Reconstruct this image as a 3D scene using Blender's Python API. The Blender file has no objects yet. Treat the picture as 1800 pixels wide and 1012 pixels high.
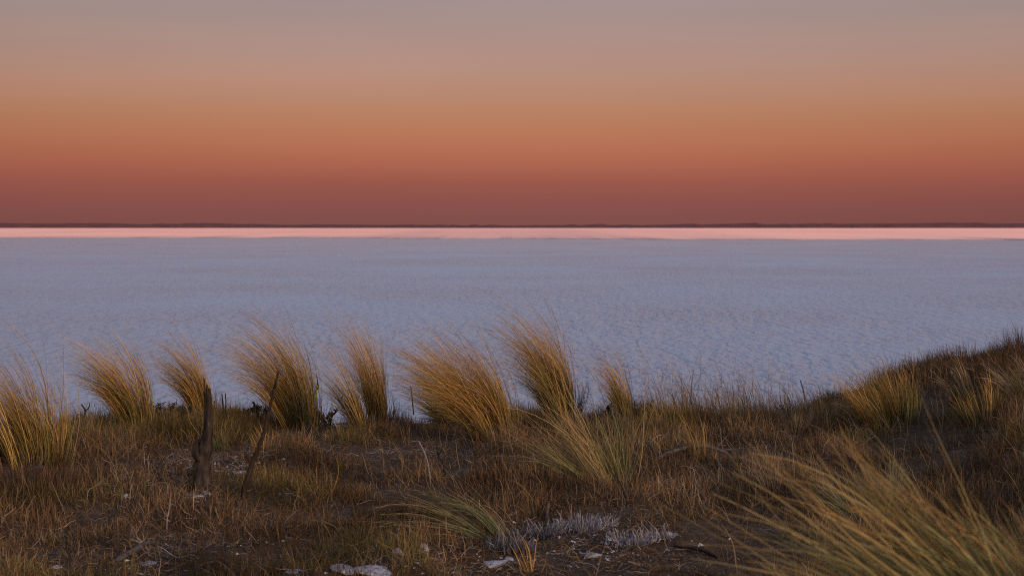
import bpy, math
import numpy as np
from mathutils import Vector

R = math.radians
rng = np.random.default_rng(11)
scene = bpy.context.scene
COL = scene.collection

# ------------------------------------------------------------------ camera
F = 2500.0                     # focal length in photo pixels (50 mm on 36 mm)
EYE = 1.8
PITCH = math.atan(107.0 / F)
cam_d = bpy.data.cameras.new('camera')
cam_d.lens = 50
cam_d.sensor_width = 36
cam_d.clip_start = 0.05
cam_d.clip_end = 30000
cam_d.dof.use_dof = True
cam_d.dof.focus_distance = 12.5
cam_d.dof.aperture_fstop = 4.8
cam = bpy.data.objects.new('camera', cam_d)
cam.location = (0, 0, EYE)
cam.rotation_euler = (R(90) - PITCH, 0, 0)
COL.objects.link(cam)
scene.camera = cam

# ------------------------------------------------------------------ render settings
scene.view_settings.view_transform = 'Standard'
scene.view_settings.look = 'None'
scene.view_settings.exposure = 0.0
scene.view_settings.gamma = 1.0
scene.render.engine = 'CYCLES'
scene.cycles.use_denoising = False
scene.cycles.max_bounces = 6
scene.cycles.pixel_filter_type = 'BLACKMAN_HARRIS'
scene.cycles.filter_width = 1.05
scene.cycles.caustics_reflective = False
scene.cycles.caustics_refractive = False


def s2l(c):
    return tuple((v / 255 / 12.92) if v / 255 <= 0.04045 else ((v / 255 + 0.055) / 1.055) ** 2.4 for v in c)


# ------------------------------------------------------------------ dusk sky: colour by elevation, a touch warmer towards the glow
SUN_EL, SUN_AZ = 14.0, 142.0   # azimuth clockwise from the view direction (+y): behind the camera
world = bpy.data.worlds.new('World')
scene.world = world
world.use_nodes = True
nt = world.node_tree
nt.nodes.clear()
N = nt.nodes.new
Lk = nt.links.new
out = N('ShaderNodeOutputWorld')
bg = N('ShaderNodeBackground')
bg.inputs['Strength'].default_value = 1.0
tc = N('ShaderNodeTexCoord')
nrm = N('ShaderNodeVectorMath'); nrm.operation = 'NORMALIZE'
sep = N('ShaderNodeSeparateXYZ')
mx = N('ShaderNodeMath'); mx.operation = 'MAXIMUM'; mx.inputs[1].default_value = 0.0
sq = N('ShaderNodeMath'); sq.operation = 'SQRT'
ramp = N('ShaderNodeValToRGB')
Lk(tc.outputs['Generated'], nrm.inputs[0]); Lk(nrm.outputs[0], sep.inputs[0])
Lk(sep.outputs['Z'], mx.inputs[0]); Lk(mx.outputs[0], sq.inputs[0]); Lk(sq.outputs[0], ramp.inputs['Fac'])
SKY = [(0.0, (128, 78, 75)), (0.4, (131, 79, 74)), (1.0, (139, 82, 76)), (1.7, (153, 87, 76)), (2.3, (168, 97, 78)),
       (3.0, (179, 109, 84)), (3.7, (184, 119, 88)), (4.4, (184, 128, 97)), (5.2, (186, 137, 112)), (6.2, (183, 143, 127)),
       (7.4, (175, 146, 137)), (8.8, (165, 145, 142)), (11, (159, 150, 155)), (16, (170, 169, 186)), (24, (184, 191, 220)),
       (36, (180, 197, 237)), (55, (163, 185, 231)), (90, (144, 168, 218))]
ramp.color_ramp.interpolation = 'B_SPLINE'
els = ramp.color_ramp.elements
for i, (e, c) in enumerate(SKY):
    pos = math.sqrt(math.sin(R(e)))
    el = els[i] if i < len(els) else els.new(pos)
    el.position = pos
    el.color = (*s2l(c), 1)
# broad afterglow: a few per cent brighter where the camera looks, falling off sideways
gl = N('ShaderNodeMapRange')
gl.inputs['From Min'].default_value = 0.88; gl.inputs['From Max'].default_value = 1.0
gl.inputs['To Min'].default_value = 0.82; gl.inputs['To Max'].default_value = 1.0
Lk(sep.outputs['Y'], gl.inputs['Value'])
mul = N('ShaderNodeMixRGB'); mul.blend_type = 'MULTIPLY'; mul.inputs['Fac'].default_value = 1.0
# faint uneven haze layers
hm = N('ShaderNodeMapping'); hm.inputs['Scale'].default_value = (3.0, 3.0, 26.0)
hn = N('ShaderNodeTexNoise'); hn.inputs['Scale'].default_value = 1.0; hn.inputs['Detail'].default_value = 4
hr = N('ShaderNodeMapRange'); hr.inputs['From Min'].default_value = 0.3; hr.inputs['From Max'].default_value = 0.7
hr.inputs['To Min'].default_value = 0.972; hr.inputs['To Max'].default_value = 1.028
Lk(nrm.outputs[0], hm.inputs[0]); Lk(hm.outputs[0], hn.inputs['Vector']); Lk(hn.outputs['Fac'], hr.inputs['Value'])
hz_mul = N('ShaderNodeMixRGB'); hz_mul.blend_type = 'MULTIPLY'; hz_mul.inputs['Fac'].default_value = 1.0
Lk(ramp.outputs['Color'], hz_mul.inputs['Color1']); Lk(hr.outputs['Result'], hz_mul.inputs['Color2'])
Lk(hz_mul.outputs['Color'], mul.inputs['Color1']); Lk(gl.outputs['Result'], mul.inputs['Color2'])
Lk(mul.outputs['Color'], bg.inputs['Color']); Lk(bg.outputs[0], out.inputs['Surface'])

sun_d = bpy.data.lights.new('low_sun', 'SUN')
sun_d.energy = 2.4
sun_d.angle = R(16)
sun_d.color = (1.0, 0.66, 0.42)
sun = bpy.data.objects.new('low_sun', sun_d)
sv = Vector((math.sin(R(SUN_AZ)) * math.cos(R(SUN_EL)), math.cos(R(SUN_AZ)) * math.cos(R(SUN_EL)), math.sin(R(SUN_EL))))
sun.rotation_euler = sv.to_track_quat('Z', 'Y').to_euler()
COL.objects.link(sun)


# ------------------------------------------------------------------ noise helpers
_T = np.random.default_rng(5).random((256, 256))


def vnoise(x, y):
    xi = np.floor(x).astype(int); yi = np.floor(y).astype(int)
    fx = x - xi; fy = y - yi
    fx = fx * fx * (3 - 2 * fx); fy = fy * fy * (3 - 2 * fy)
    a = _T[xi & 255, yi & 255]; b = _T[(xi + 1) & 255, yi & 255]
    c = _T[xi & 255, (yi + 1) & 255]; d = _T[(xi + 1) & 255, (yi + 1) & 255]
    return (a * (1 - fx) + b * fx) * (1 - fy) + (c * (1 - fx) + d * fx) * fy


def fbm(x, y, s, o=3):
    v = 0; a = 1; t = 0
    for k in range(o):
        v = v + a * vnoise(x / s + 17.3 * k + 91, y / s + 9.1 * k + 47); t += a; a *= 0.5; s *= 0.5
    return v / t


def sstep(a, b, x):
    t = np.clip((x - a) / (b - a), 0, 1)
    return t * t * (3 - 2 * t)


def softp(x, k):
    return np.log1p(np.exp(np.clip(x / k, -40, 40))) * k


# ------------------------------------------------------------------ terrain
def lip(x):
    return 14.15 - 0.95 * sstep(-2.6, -4.8, x) + 0.35 * sstep(2.5, 4.0, x) + 0.5 * (fbm(x, x * 0 + 3, 1.6, 2) - 0.5)


def ground(x, y):
    x = np.asarray(x, float); y = np.asarray(y, float)
    z = 0.10 * (fbm(x, y, 2.3, 3) - 0.5) + 0.09 * (fbm(x + 40, y, 0.55, 2) - 0.5)
    z = z + 0.30 * np.maximum(fbm(x, y, 0.62, 3) - 0.44, 0)
    xr = x - 0.05 * (y - 14)
    prof = [0, 0, 0.02, 0.10, 0.23, 0.32, 0.45, 0.53, 0.80, 1.25, 1.6, 2.4]
    pos = [-90, 2.4, 2.8, 3.25, 3.6, 4.03, 4.7, 5.2, 7.0, 12, 20, 90]
    z = z + (np.interp(xr, pos, prof) + np.interp(xr - 0.15, pos, prof) + np.interp(xr + 0.15, pos, prof)) / 3
    z = z + 0.85 * np.exp(-((x - 1.15) ** 2 + (y - 3.2) ** 2) / 0.65)
    z = z + -0.13 * sstep(11.5, 13.8, y) * sstep(3.6, 2.6, x)
    z = z - 0.62 * softp(y - lip(x) - 0.25, 0.16)
    return np.maximum(z, -6.0 + 0.05 * fbm(x, y, 1, 1))


def ray(px, py):
    u, v = (px - 900) / F, (506 - py) / F
    cp, sp = math.cos(PITCH), math.sin(PITCH)
    return Vector((u, cp + v * sp, -sp + v * cp))


def at(px, py):
    """point of the terrain under a surveyed pixel"""
    d = ray(px, py)
    t = np.arange(3.0, 40, 0.01)
    g = ground(d.x * t, d.y * t)
    h = EYE + d.z * t
    i = int(np.argmax(h < g))
    return Vector((d.x * t[i], d.y * t[i], float(g[i]))) if (h < g).any() else at(px, py + 4)


def at_depth(px, py, y):
    d = ray(px, py)
    t = y / d.y
    return Vector((d.x * t, y, EYE + d.z * t))


def proj(x, y, z):
    cp, sp = math.cos(PITCH), math.sin(PITCH)
    dz = z - EYE
    w = y * cp - dz * sp
    return 900 + F * x / w, 506 - F * (y * sp + dz * cp) / w


# ------------------------------------------------------------------ materials
def new_mat(name):
    m = bpy.data.materials.new(name)
    m.use_nodes = True
    t = m.node_tree
    t.nodes.clear()
    o = t.nodes.new('ShaderNodeOutputMaterial')
    return m, t, t.nodes.new, t.links.new, o


def mat_foliage(name, trans=0.3, rough=0.6):
    m, t, n, l, o = new_mat(name)
    a = n('ShaderNodeAttribute'); a.attribute_name = 'col'
    b = n('ShaderNodeBsdfPrincipled'); b.inputs['Roughness'].default_value = rough
    b.inputs['Specular IOR Level'].default_value = 0.04
    tr = n('ShaderNodeBsdfTranslucent')
    mi = n('ShaderNodeMixShader'); mi.inputs[0].default_value = trans
    l(a.outputs['Color'], b.inputs['Base Color']); l(a.outputs['Color'], tr.inputs['Color'])
    l(b.outputs[0], mi.inputs[1]); l(tr.outputs[0], mi.inputs[2]); l(mi.outputs[0], o.inputs['Surface'])
    return m


def mat_noise(name, c1, c2, c3=None, scale=20, detail=6, rough=0.9, bump=0.3, dist=0.01, stretch=(1, 1, 1), lo=0.35, hi=0.65):
    m, t, n, l, o = new_mat(name)
    co = n('ShaderNodeTexCoord'); mp = n('ShaderNodeMapping'); mp.inputs['Scale'].default_value = stretch
    nz = n('ShaderNodeTexNoise'); nz.inputs['Scale'].default_value = scale; nz.inputs['Detail'].default_value = detail
    nz.inputs['Roughness'].default_value = 0.65
    cr = n('ShaderNodeValToRGB')
    e = cr.color_ramp.elements
    e[0].position = lo; e[0].color = (*c1, 1); e[1].position = hi; e[1].color = (*c2, 1)
    if c3:
        k = e.new(hi + 0.12); k.color = (*c3, 1)
    b = n('ShaderNodeBsdfPrincipled'); b.inputs['Roughness'].default_value = rough
    b.inputs['Specular IOR Level'].default_value = 0.08
    bu = n('ShaderNodeBump'); bu.inputs['Strength'].default_value = bump; bu.inputs['Distance'].default_value = dist
    l(co.outputs['Object'], mp.inputs[0]); l(mp.outputs[0], nz.inputs['Vector']); l(nz.outputs['Fac'], cr.inputs[0])
    l(cr.outputs[0], b.inputs['Base Color']); l(nz.outputs['Fac'], bu.inputs['Height']); l(bu.outputs[0], b.inputs['Normal'])
    l(b.outputs[0], o.inputs['Surface'])
    return m


M_GRASS = mat_foliage('windblown_grass', 0.28)
M_HEATH = mat_foliage('dry_heath', 0.15, 0.8)
M_LITTER = mat_foliage('dry_litter', 0.1, 0.8)
M_WOOD = mat_noise('weathered_wood', (0.012, 0.010, 0.008), (0.055, 0.043, 0.034), (0.14, 0.12, 0.105), scale=26, bump=0.9, dist=0.012,
                   stretch=(1, 1, 0.16), lo=0.38, hi=0.6)
M_STICK = mat_noise('dry_stick_bark', (0.02, 0.014, 0.01), (0.06, 0.042, 0.03), scale=50, bump=0.6, dist=0.004, stretch=(1, 1, 0.3))
M_DRIFT = mat_noise('grey_driftwood', (0.04, 0.035, 0.032), (0.13, 0.115, 0.105), scale=40, bump=0.5, dist=0.006, stretch=(0.3, 1, 1))
M_TWIG = mat_noise('dark_twig', (0.018, 0.013, 0.01), (0.06, 0.042, 0.03), scale=60, bump=0.4, dist=0.003)
M_PALETWIG = mat_noise('bleached_twig', (0.13, 0.11, 0.10), (0.30, 0.27, 0.25), scale=60, bump=0.4, dist=0.003)
M_STONE = mat_noise('pale_stone', (0.12, 0.10, 0.09), (0.45, 0.42, 0.42), scale=30, bump=0.7, dist=0.012, lo=0.3, hi=0.6)
M_DARKSTONE = mat_noise('dark_stone', (0.02, 0.02, 0.022), (0.06, 0.055, 0.055), scale=24, bump=0.6, dist=0.01)


def mat_soil():
    m, t, n, l, o = new_mat('sandy_soil')
    co = n('ShaderNodeTexCoord')
    n1 = n('ShaderNodeTexNoise'); n1.inputs['Scale'].default_value = 2.2; n1.inputs['Detail'].default_value = 8; n1.inputs['Roughness'].default_value = 0.7
    n2 = n('ShaderNodeTexNoise'); n2.inputs['Scale'].default_value = 34; n2.inputs['Detail'].default_value = 6; n2.inputs['Roughness'].default_value = 0.75
    c1 = n('ShaderNodeValToRGB'); e = c1.color_ramp.elements
    e[0].position = 0.40; e[0].color = (0.085, 0.053, 0.031, 1); e[1].position = 0.72; e[1].color = (0.15, 0.105, 0.072, 1)
    c2 = n('ShaderNodeValToRGB'); e = c2.color_ramp.elements
    e[0].position = 0.35; e[0].color = (0.35, 0.33, 0.31, 1); e[1].position = 0.7; e[1].color = (1.25, 1.2, 1.2, 1)
    mu = n('ShaderNodeMixRGB'); mu.blend_type = 'MULTIPLY'; mu.inputs[0].default_value = 1
    b = n('ShaderNodeBsdfPrincipled'); b.inputs['Roughness'].default_value = 0.95; b.inputs['Specular IOR Level'].default_value = 0.03
    bu = n('ShaderNodeBump'); bu.inputs['Strength'].default_value = 0.8; bu.inputs['Distance'].default_value = 0.02
    l(co.outputs['Object'], n1.inputs['Vector']); l(co.outputs['Object'], n2.inputs['Vector'])
    l(n1.outputs['Fac'], c1.inputs[0]); l(n2.outputs['Fac'], c2.inputs[0])
    l(c1.outputs[0], mu.inputs[1]); l(c2.outputs[0], mu.inputs[2]); l(mu.outputs[0], b.inputs['Base Color'])
    l(n2.outputs['Fac'], bu.inputs['Height']); l(bu.outputs[0], b.inputs['Normal']); l(b.outputs[0], o.inputs['Surface'])
    return m


def mat_water():
    m, t, n, l, o = new_mat('rippled_water')
    co = n('ShaderNodeTexCoord')
    mp = n('ShaderNodeMapping'); mp.inputs['Scale'].default_value = (1.5, 0.62, 1.0); mp.inputs['Rotation'].default_value = (0, 0, R(8))
    n1 = n('ShaderNodeTexNoise'); n1.inputs['Scale'].default_value = 1.75; n1.inputs['Detail'].default_value = 2.5; n1.inputs['Roughness'].default_value = 0.55
    n1.inputs['Distortion'].default_value = 0.3
    n2 = n('ShaderNodeTexNoise'); n2.inputs['Scale'].default_value = 0.035; n2.inputs['Detail'].default_value = 5; n2.inputs['Roughness'].default_value = 0.6
    mr = n('ShaderNodeMapRange'); mr.inputs['From Min'].default_value = 0.35; mr.inputs['From Max'].default_value = 0.65
    mr.inputs['To Min'].default_value = 0.45; mr.inputs['To Max'].default_value = 1.0
    bu = n('ShaderNodeBump'); bu.inputs['Distance'].default_value = 0.68
    b = n('ShaderNodeBsdfPrincipled')
    b.inputs['Base Color'].default_value = (0.275, 0.32, 0.375, 1)
    b.inputs['Roughness'].default_value = 0.36
    b.inputs['IOR'].default_value = 1.33
    l(co.outputs['Object'], mp.inputs[0]); l(mp.outputs[0], n1.inputs['Vector']); l(co.outputs['Object'], n2.inputs['Vector'])
    l(n2.outputs['Fac'], mr.inputs[0])
    # the lee of the far salt flat lies calmer than the water below the bank
    sx = n('ShaderNodeSeparateXYZ'); l(co.outputs['Object'], sx.inputs[0])
    calm = n('ShaderNodeMapRange'); calm.inputs['From Min'].default_value = 40; calm.inputs['From Max'].default_value = 380
    calm.inputs['To Min'].default_value = 1.0; calm.inputs['To Max'].default_value = 0.48
    l(sx.outputs['Y'], calm.inputs[0])
    mm = n('ShaderNodeMath'); mm.operation = 'MULTIPLY'; l(mr.outputs[0], mm.inputs[0]); l(calm.outputs[0], mm.inputs[1])
    l(mm.outputs[0], bu.inputs['Strength'])
    rg = n('ShaderNodeMath'); rg.operation = 'MULTIPLY'; rg.inputs[1].default_value = 0.25; l(calm.outputs[0], rg.inputs[0]); l(rg.outputs[0], b.inputs['Roughness'])
    # shading normal tilted to the bank, added so the water reflects higher sky
    lean = n('ShaderNodeCombineXYZ'); lean.inputs[0].default_value = 0.0; lean.inputs[1].default_value = -0.21; lean.inputs[2].default_value = 0.978
    ly = n('ShaderNodeMath'); ly.operation = 'MULTIPLY'; ly.inputs[1].default_value = -0.22; l(calm.outputs[0], ly.inputs[0]); l(ly.outputs[0], lean.inputs[1])
    l(lean.outputs[0], bu.inputs['Normal'])
    # longer swell groups under the small ripples
    n3 = n('ShaderNodeTexNoise'); n3.inputs['Scale'].default_value = 0.42; n3.inputs['Detail'].default_value = 2
    ad = n('ShaderNodeMath'); ad.operation = 'MULTIPLY_ADD'; ad.inputs[1].default_value = 0.9
    l(mp.outputs[0], n3.inputs['Vector']); l(n3.outputs['Fac'], ad.inputs[0]); l(n1.outputs['Fac'], ad.inputs[2])
    l(ad.outputs[0], bu.inputs['Height']); l(bu.outputs[0], b.inputs['Normal']); l(b.outputs[0], o.inputs['Surface'])
    return m


M_SOIL = mat_soil()
M_WATER = mat_water()
M_SALT = mat_noise('pink_salt', (0.78, 0.42, 0.33), (0.83, 0.54, 0.47), scale=0.004, detail=3, rough=1.0, bump=0.0, stretch=(0.2, 1, 1))
# the crust is wet and grey along its lake margin, dry and pink farther in
_t = M_SALT.node_tree
_a = _t.nodes.new('ShaderNodeAttribute'); _a.attribute_name = 'col'
_m = _t.nodes.new('ShaderNodeMixRGB'); _m.inputs['Color2'].default_value = (0.42, 0.36, 0.36, 1)
_b = next(q for q in _t.nodes if q.type == 'BSDF_PRINCIPLED')
_c = _b.inputs['Base Color'].links[0].from_socket
_t.links.new(_a.outputs['Fac'], _m.inputs['Fac']); _t.links.new(_c, _m.inputs['Color1']); _t.links.new(_m.outputs['Color'], _b.inputs['Base Color'])
M_SHORE = mat_noise('hazed_shore', (0.135, 0.05, 0.04), (0.19, 0.075, 0.06), scale=0.02, detail=4, rough=1.0, bump=0.0)  # reddish haze of distance is put into the base colour


# ------------------------------------------------------------------ mesh helpers
def mesh_obj(name, V, Fq, mat, parent=None, col=None, smooth=True, kind=None, origin=None):
    """V (n,3); Fq list of faces or an (m,4) array"""
    V = np.asarray(V, np.float32)
    if origin is not None:
        V = V - np.asarray(origin, np.float32)
    me = bpy.data.meshes.new(name)
    if isinstance(Fq, np.ndarray):
        k = Fq.shape[1]
        me.vertices.add(len(V)); me.vertices.foreach_set('co', V.ravel())
        me.loops.add(Fq.size); me.loops.foreach_set('vertex_index', Fq.astype(np.int32).ravel())
        me.polygons.add(len(Fq)); me.polygons.foreach_set('loop_start', np.arange(0, Fq.size, k, dtype=np.int32))
        me.polygons.foreach_set('use_smooth', np.full(len(Fq), smooth))
        me.update(calc_edges=True)
    else:
        me.from_pydata([tuple(map(float, v)) for v in V], [], Fq)
        me.polygons.foreach_set('use_smooth', np.full(len(me.polygons), smooth))
        me.update()
    if col is not None:
        ca = me.color_attributes.new('col', 'FLOAT_COLOR', 'POINT')
        c4 = np.ones((len(V), 4), np.float32); c4[:, :3] = col
        ca.data.foreach_set('color', c4.ravel())
    me.materials.append(mat)
    ob = bpy.data.objects.new(name, me)
    COL.objects.link(ob)
    if parent:
        ob.parent = parent
    elif origin is not None:
        ob.location = origin
    if kind:
        ob['kind'] = kind
    return ob


def thing(name, label, cat, loc, group=None):
    e = bpy.data.objects.new(name, None)
    e.empty_display_size = 0.1
    e.location = loc
    COL.objects.link(e)
    e['label'] = label; e['category'] = cat
    if group:
        e['group'] = group
    return e


def blades(root, L, a0, a1, sy, width, c0, c1, K=6, p=1.25, wav=0.0, cm=None, cpow=1.0, hz=None):
    """ribbons that start at angle a0 (radians, + is to the left, -x) and end at a1; sy = slope in depth.
    hz: optional horizontal unit heading (n,2) replacing -x."""
    n = len(root)
    t = (np.arange(K) + 0.5) / K
    a = a0[:, None] + (a1 - a0)[:, None] * t[None] ** p
    if wav:
        ph = rng.random((n, 1)) * 6.28
        a = a + wav * np.sin(ph + t[None] * (5 + 4 * rng.random((n, 1))))
    if hz is None:
        h0 = np.tile([[-1.0, 0.0]], (n, 1))
    else:
        h0 = hz
    d = np.stack([np.sin(a) * h0[:, :1], np.sin(a) * h0[:, 1:] + sy[:, None] * (0.4 + 0.6 * t[None]), np.cos(a)], -1)
    d /= np.linalg.norm(d, axis=2, keepdims=True)
    P = np.concatenate([root[:, None, :], root[:, None, :] + np.cumsum(d * (L / K)[:, None, None], axis=1)], 1)
    T = np.concatenate([d[:, :1], d], 1)
    rv = rng.normal(size=(n, 1, 3)); rv[:, :, 1] *= 0.6
    S = np.cross(T, rv + 0 * T)
    S /= np.linalg.norm(S, axis=2, keepdims=True) + 1e-9
    tt = np.linspace(0, 1, K + 1)
    w = width[:, None] * (1 - 0.82 * tt[None] ** 1.6) * 0.5
    V = np.stack([P - S * w[..., None], P + S * w[..., None]], 2).reshape(-1, 3)
    base = (np.arange(n) * (K + 1) * 2)[:, None] + (np.arange(K) * 2)[None]
    Fq = np.stack([base, base + 1, base + 3, base + 2], -1).reshape(-1, 4)
    m = tt[None, :, None] ** cpow
    C = c0[:, None] * (1 - m) + c1[:, None] * m
    C = np.repeat(C, 2, axis=1).reshape(-1, 3)
    return V, Fq, C


def join(parts):
    Vs, Fs, Cs, o = [], [], [], 0
    for V, Fq, C in parts:
        Vs.append(V); Fs.append(Fq + o); Cs.append(C); o += len(V)
    return np.concatenate(Vs), np.concatenate(Fs), np.concatenate(Cs)


def pick(pal, n, jit=0.18):
    pal = np.asarray(pal, float)
    c = pal[rng.integers(0, len(pal), n)]
    return c * (1 + jit * rng.normal(size=(n, 1))).clip(0.4, 1.8)


def tube(pts, rad, sides=8, rough=0.0, seed=0, squash=1.0):
    pts = [Vector(p) for p in pts]
    r2 = np.random.default_rng(seed)
    V, Fq = [], []
    prev = None
    for i, p in enumerate(pts):
        tg = (pts[min(i + 1, len(pts) - 1)] - pts[max(i - 1, 0)]).normalized()
        ref = prev if prev is not None else (Vector((1, 0, 0)) if abs(tg.x) < 0.9 else Vector((0, 1, 0)))
        s = (ref - tg * ref.dot(tg)).normalized(); prev = s
        b = tg.cross(s)
        for k in range(sides):
            an = 2 * math.pi * k / sides
            rr = rad[i] * (1 + rough * r2.normal())
            V.append(p + s * (math.cos(an) * rr) + b * (math.sin(an) * rr * squash))
    for i in range(len(pts) - 1):
        for k in range(sides):
            Fq.append((i * sides + k, i * sides + (k + 1) % sides, (i + 1) * sides + (k + 1) % sides, (i + 1) * sides + k))
    Fq.append(tuple(range(sides - 1, -1, -1)))
    Fq.append(tuple((len(pts) - 1) * sides + k for k in range(sides)))
    return [tuple(v) for v in V], Fq


def resample(ctrl, n):
    """Catmull-Rom through control points [(Vector, radius)]"""
    P = [Vector(c[0]) for c in ctrl]; Rr = [c[1] for c in ctrl]
    outp, outr = [], []
    for j in range(n):
        f = j / (n - 1) * (len(P) - 1)
        i = min(int(f), len(P) - 2); u = f - i
        p0, p1, p2, p3 = P[max(i - 1, 0)], P[i], P[i + 1], P[min(i + 2, len(P) - 1)]
        outp.append(0.5 * ((2 * p1) + (p2 - p0) * u + (2 * p0 - 5 * p1 + 4 * p2 - p3) * u * u + (3 * p1 - p0 - 3 * p2 + p3) * u ** 3))
        outr.append(Rr[i] * (1 - u) + Rr[i + 1] * u)
    return outp, outr


# ================================================================== SETTING
# terrain sheet
xs = np.concatenate([np.linspace(-60, -8.2, 40), np.arange(-8, 8.6, 0.055), np.linspace(8.8, 60, 40)])
ys = np.concatenate([np.linspace(-14, 3.9, 40), np.arange(4, 16.2, 0.055), np.linspace(16.4, 34, 30)])
X, Y = np.meshgrid(xs, ys)
Z = ground(X, Y) + 0.02 * (fbm(X, Y, 0.16, 2) - 0.5)
nx, ny = len(xs), len(ys)
idx = np.arange(nx * ny).reshape(ny, nx)
Q = np.stack([idx[:-1, :-1], idx[:-1, 1:], idx[1:, 1:], idx[1:, :-1]], -1).reshape(-1, 4)
mesh_obj('ground', np.stack([X, Y, Z], -1).reshape(-1, 3), Q, M_SOIL, kind='structure')

WZ = -3.0
mesh_obj('water', [(-9000, 10, WZ), (9000, 10, WZ), (9000, 12000, WZ), (-9000, 12000, WZ)], [(0, 1, 2, 3)], M_WATER, kind='structure')

# pale pink salt flat in front of the far shore
H = EYE - WZ
xx = np.concatenate([np.linspace(-3000, -320, 40), np.arange(-310, 310, 2.5), np.linspace(320, 3000, 40)])
near = H * F / (21.0 + 2.0 * np.tanh(xx / 90) + 0.5 * (fbm(xx, xx * 0, 60, 2) - 0.5))
ragged = 36 * (fbm(xx, xx * 0 + 77, 34, 5) - 0.5)
# low crust ridges added along the shore, lake faces steepened to catch the sun
rows = []
wet = []
dist = 0.0
step = 9.0
kk = 0
while dist < 5400:
    h = min(0.10 + 0.05 * math.sin(kk * 1.7) + 0.012 * step, 0.6)
    wob = 2.0 * (fbm(xx, xx * 0 + kk * 3.1, 90, 2) - 0.5)
    wob = wob + ragged * math.exp(-dist / 110)
    rows.append((near + dist + wob, 0.02)); rows.append((near + dist + wob + h / 0.75, 0.02 + h))
    wet += [math.exp(-dist / 45)] * 2
    dist += step; step *= 1.025 if dist > 200 else 1.0; kk += 1
V = np.concatenate([np.stack([xx * (1 + (r - near) / 1500), r, np.full_like(xx, WZ + h)], -1) for r, h in rows])
i2 = np.arange(len(V)).reshape(len(rows), -1)
Q = np.stack([i2[:-1, :-1], i2[:-1, 1:], i2[1:, 1:], i2[1:, :-1]], -1).reshape(-1, 4)
wet_col = np.repeat(np.array(wet), len(xx))[:, None] * np.clip(0.4 + 1.2 * fbm(V[:, 0], V[:, 1] * 0.3, 40, 3), 0, 1)[:, None] * np.ones((1, 3))
mesh_obj('salt_flat', V, Q, M_SALT, col=wet_col, smooth=False, kind='structure')

# far shore: a long low rise
xx = np.linspace(-5200, 5200, 900)
hh = 4.6 + 3.2 * np.exp(-((xx + 2300) / 1300) ** 2) + 3.4 * np.exp(-((xx - 1650) / 850) ** 2)
hh = hh * 2.45 + 6.0 * (fbm(xx, xx * 0, 190, 4) - 0.5) + 3.5 * np.maximum(fbm(xx, xx * 0 + 9, 26, 2) - 0.55, 0) * 4
rows = [(5800, 0 * hh), (5830, hh * 0.55), (5900, hh * 0.9), (6000, hh), (6600, hh * 0.9), (7500, hh * 0.5)]
V = np.concatenate([np.stack([xx, np.full_like(xx, r) + 20 * (fbm(xx, xx * 0 + r, 200, 2) - 0.5), WZ + 0.2 + h], -1) for r, h in rows])
i2 = np.arange(len(V)).reshape(len(rows), -1)
Q = np.stack([i2[:-1, :-1], i2[:-1, 1:], i2[1:, 1:], i2[1:, :-1]], -1).reshape(-1, 4)
mesh_obj('far_shore_hills', V, Q, M_SHORE, kind='structure')

# ================================================================== GROUND COVER (uncountable)
BROWN = [(0.14, 0.076, 0.034), (0.10, 0.057, 0.028), (0.18, 0.10, 0.042), (0.13, 0.086, 0.042), (0.06, 0.037, 0.021), (0.21, 0.14, 0.07)]
OLIVE = [(0.11, 0.085, 0.03), (0.15, 0.10, 0.035), (0.09, 0.085, 0.03), (0.18, 0.11, 0.035)]
STRAW = [(0.36, 0.26, 0.15), (0.30, 0.21, 0.12), (0.42, 0.33, 0.22), (0.26, 0.17, 0.09)]
GREYS = [(0.36, 0.33, 0.31), (0.26, 0.24, 0.23), (0.46, 0.43, 0.42), (0.32, 0.26, 0.20)]
GOLD = [(0.60, 0.345, 0.085), (0.54, 0.29, 0.07), (0.66, 0.42, 0.13), (0.42, 0.21, 0.06), (0.58, 0.41, 0.17), (0.30, 0.17, 0.07)]
GREEN = [(0.13, 0.14, 0.04), (0.17, 0.16, 0.05), (0.10, 0.12, 0.045), (0.20, 0.17, 0.05)]


def blob(px, py, cx, cy, rx, ry):
    return np.exp(-(((px - cx) / rx) ** 2 + ((py - cy) / ry) ** 2))


def scatter(n):
    """roots over the part of the bank the photo sees, plus a margin to the sides"""
    y = 5.6 + (15.2 - 5.6) * rng.random(n) ** 0.85
    x = (rng.random(n) * 2 - 1) * (0.40 * y + 1.3)
    k = y < lip(x) + 0.5
    x, y = x[k], y[k]
    z = ground(x, y)
    px, py = proj(x, y, z)
    return x, y, z, px, py


def bare(px, py):
    """open sandy places with litter instead of plants"""
    b = 0.95 * blob(px, py, 270, 830, 150, 34) + 0.8 * blob(px, py, 420, 812, 70, 22)
    b += 0.7 * blob(px, py, 330, 965, 200, 45) + 0.6 * blob(px, py, 760, 985, 330, 42) + 0.3 * blob(px, py, 1010, 950, 150, 26)
    b += 0.5 * blob(px, py, 700, 800, 260, 14) + 0.4 * blob(px, py, 950, 880, 120, 18)
    b += 0.45 * blob(px, py, 1300, 800, 160, 30) + 0.95 * blob(px, py, 356, 874, 48, 20) + 0.6 * blob(px, py, 430, 880, 40, 14)
    return np.clip(b, 0, 0.97)


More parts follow.
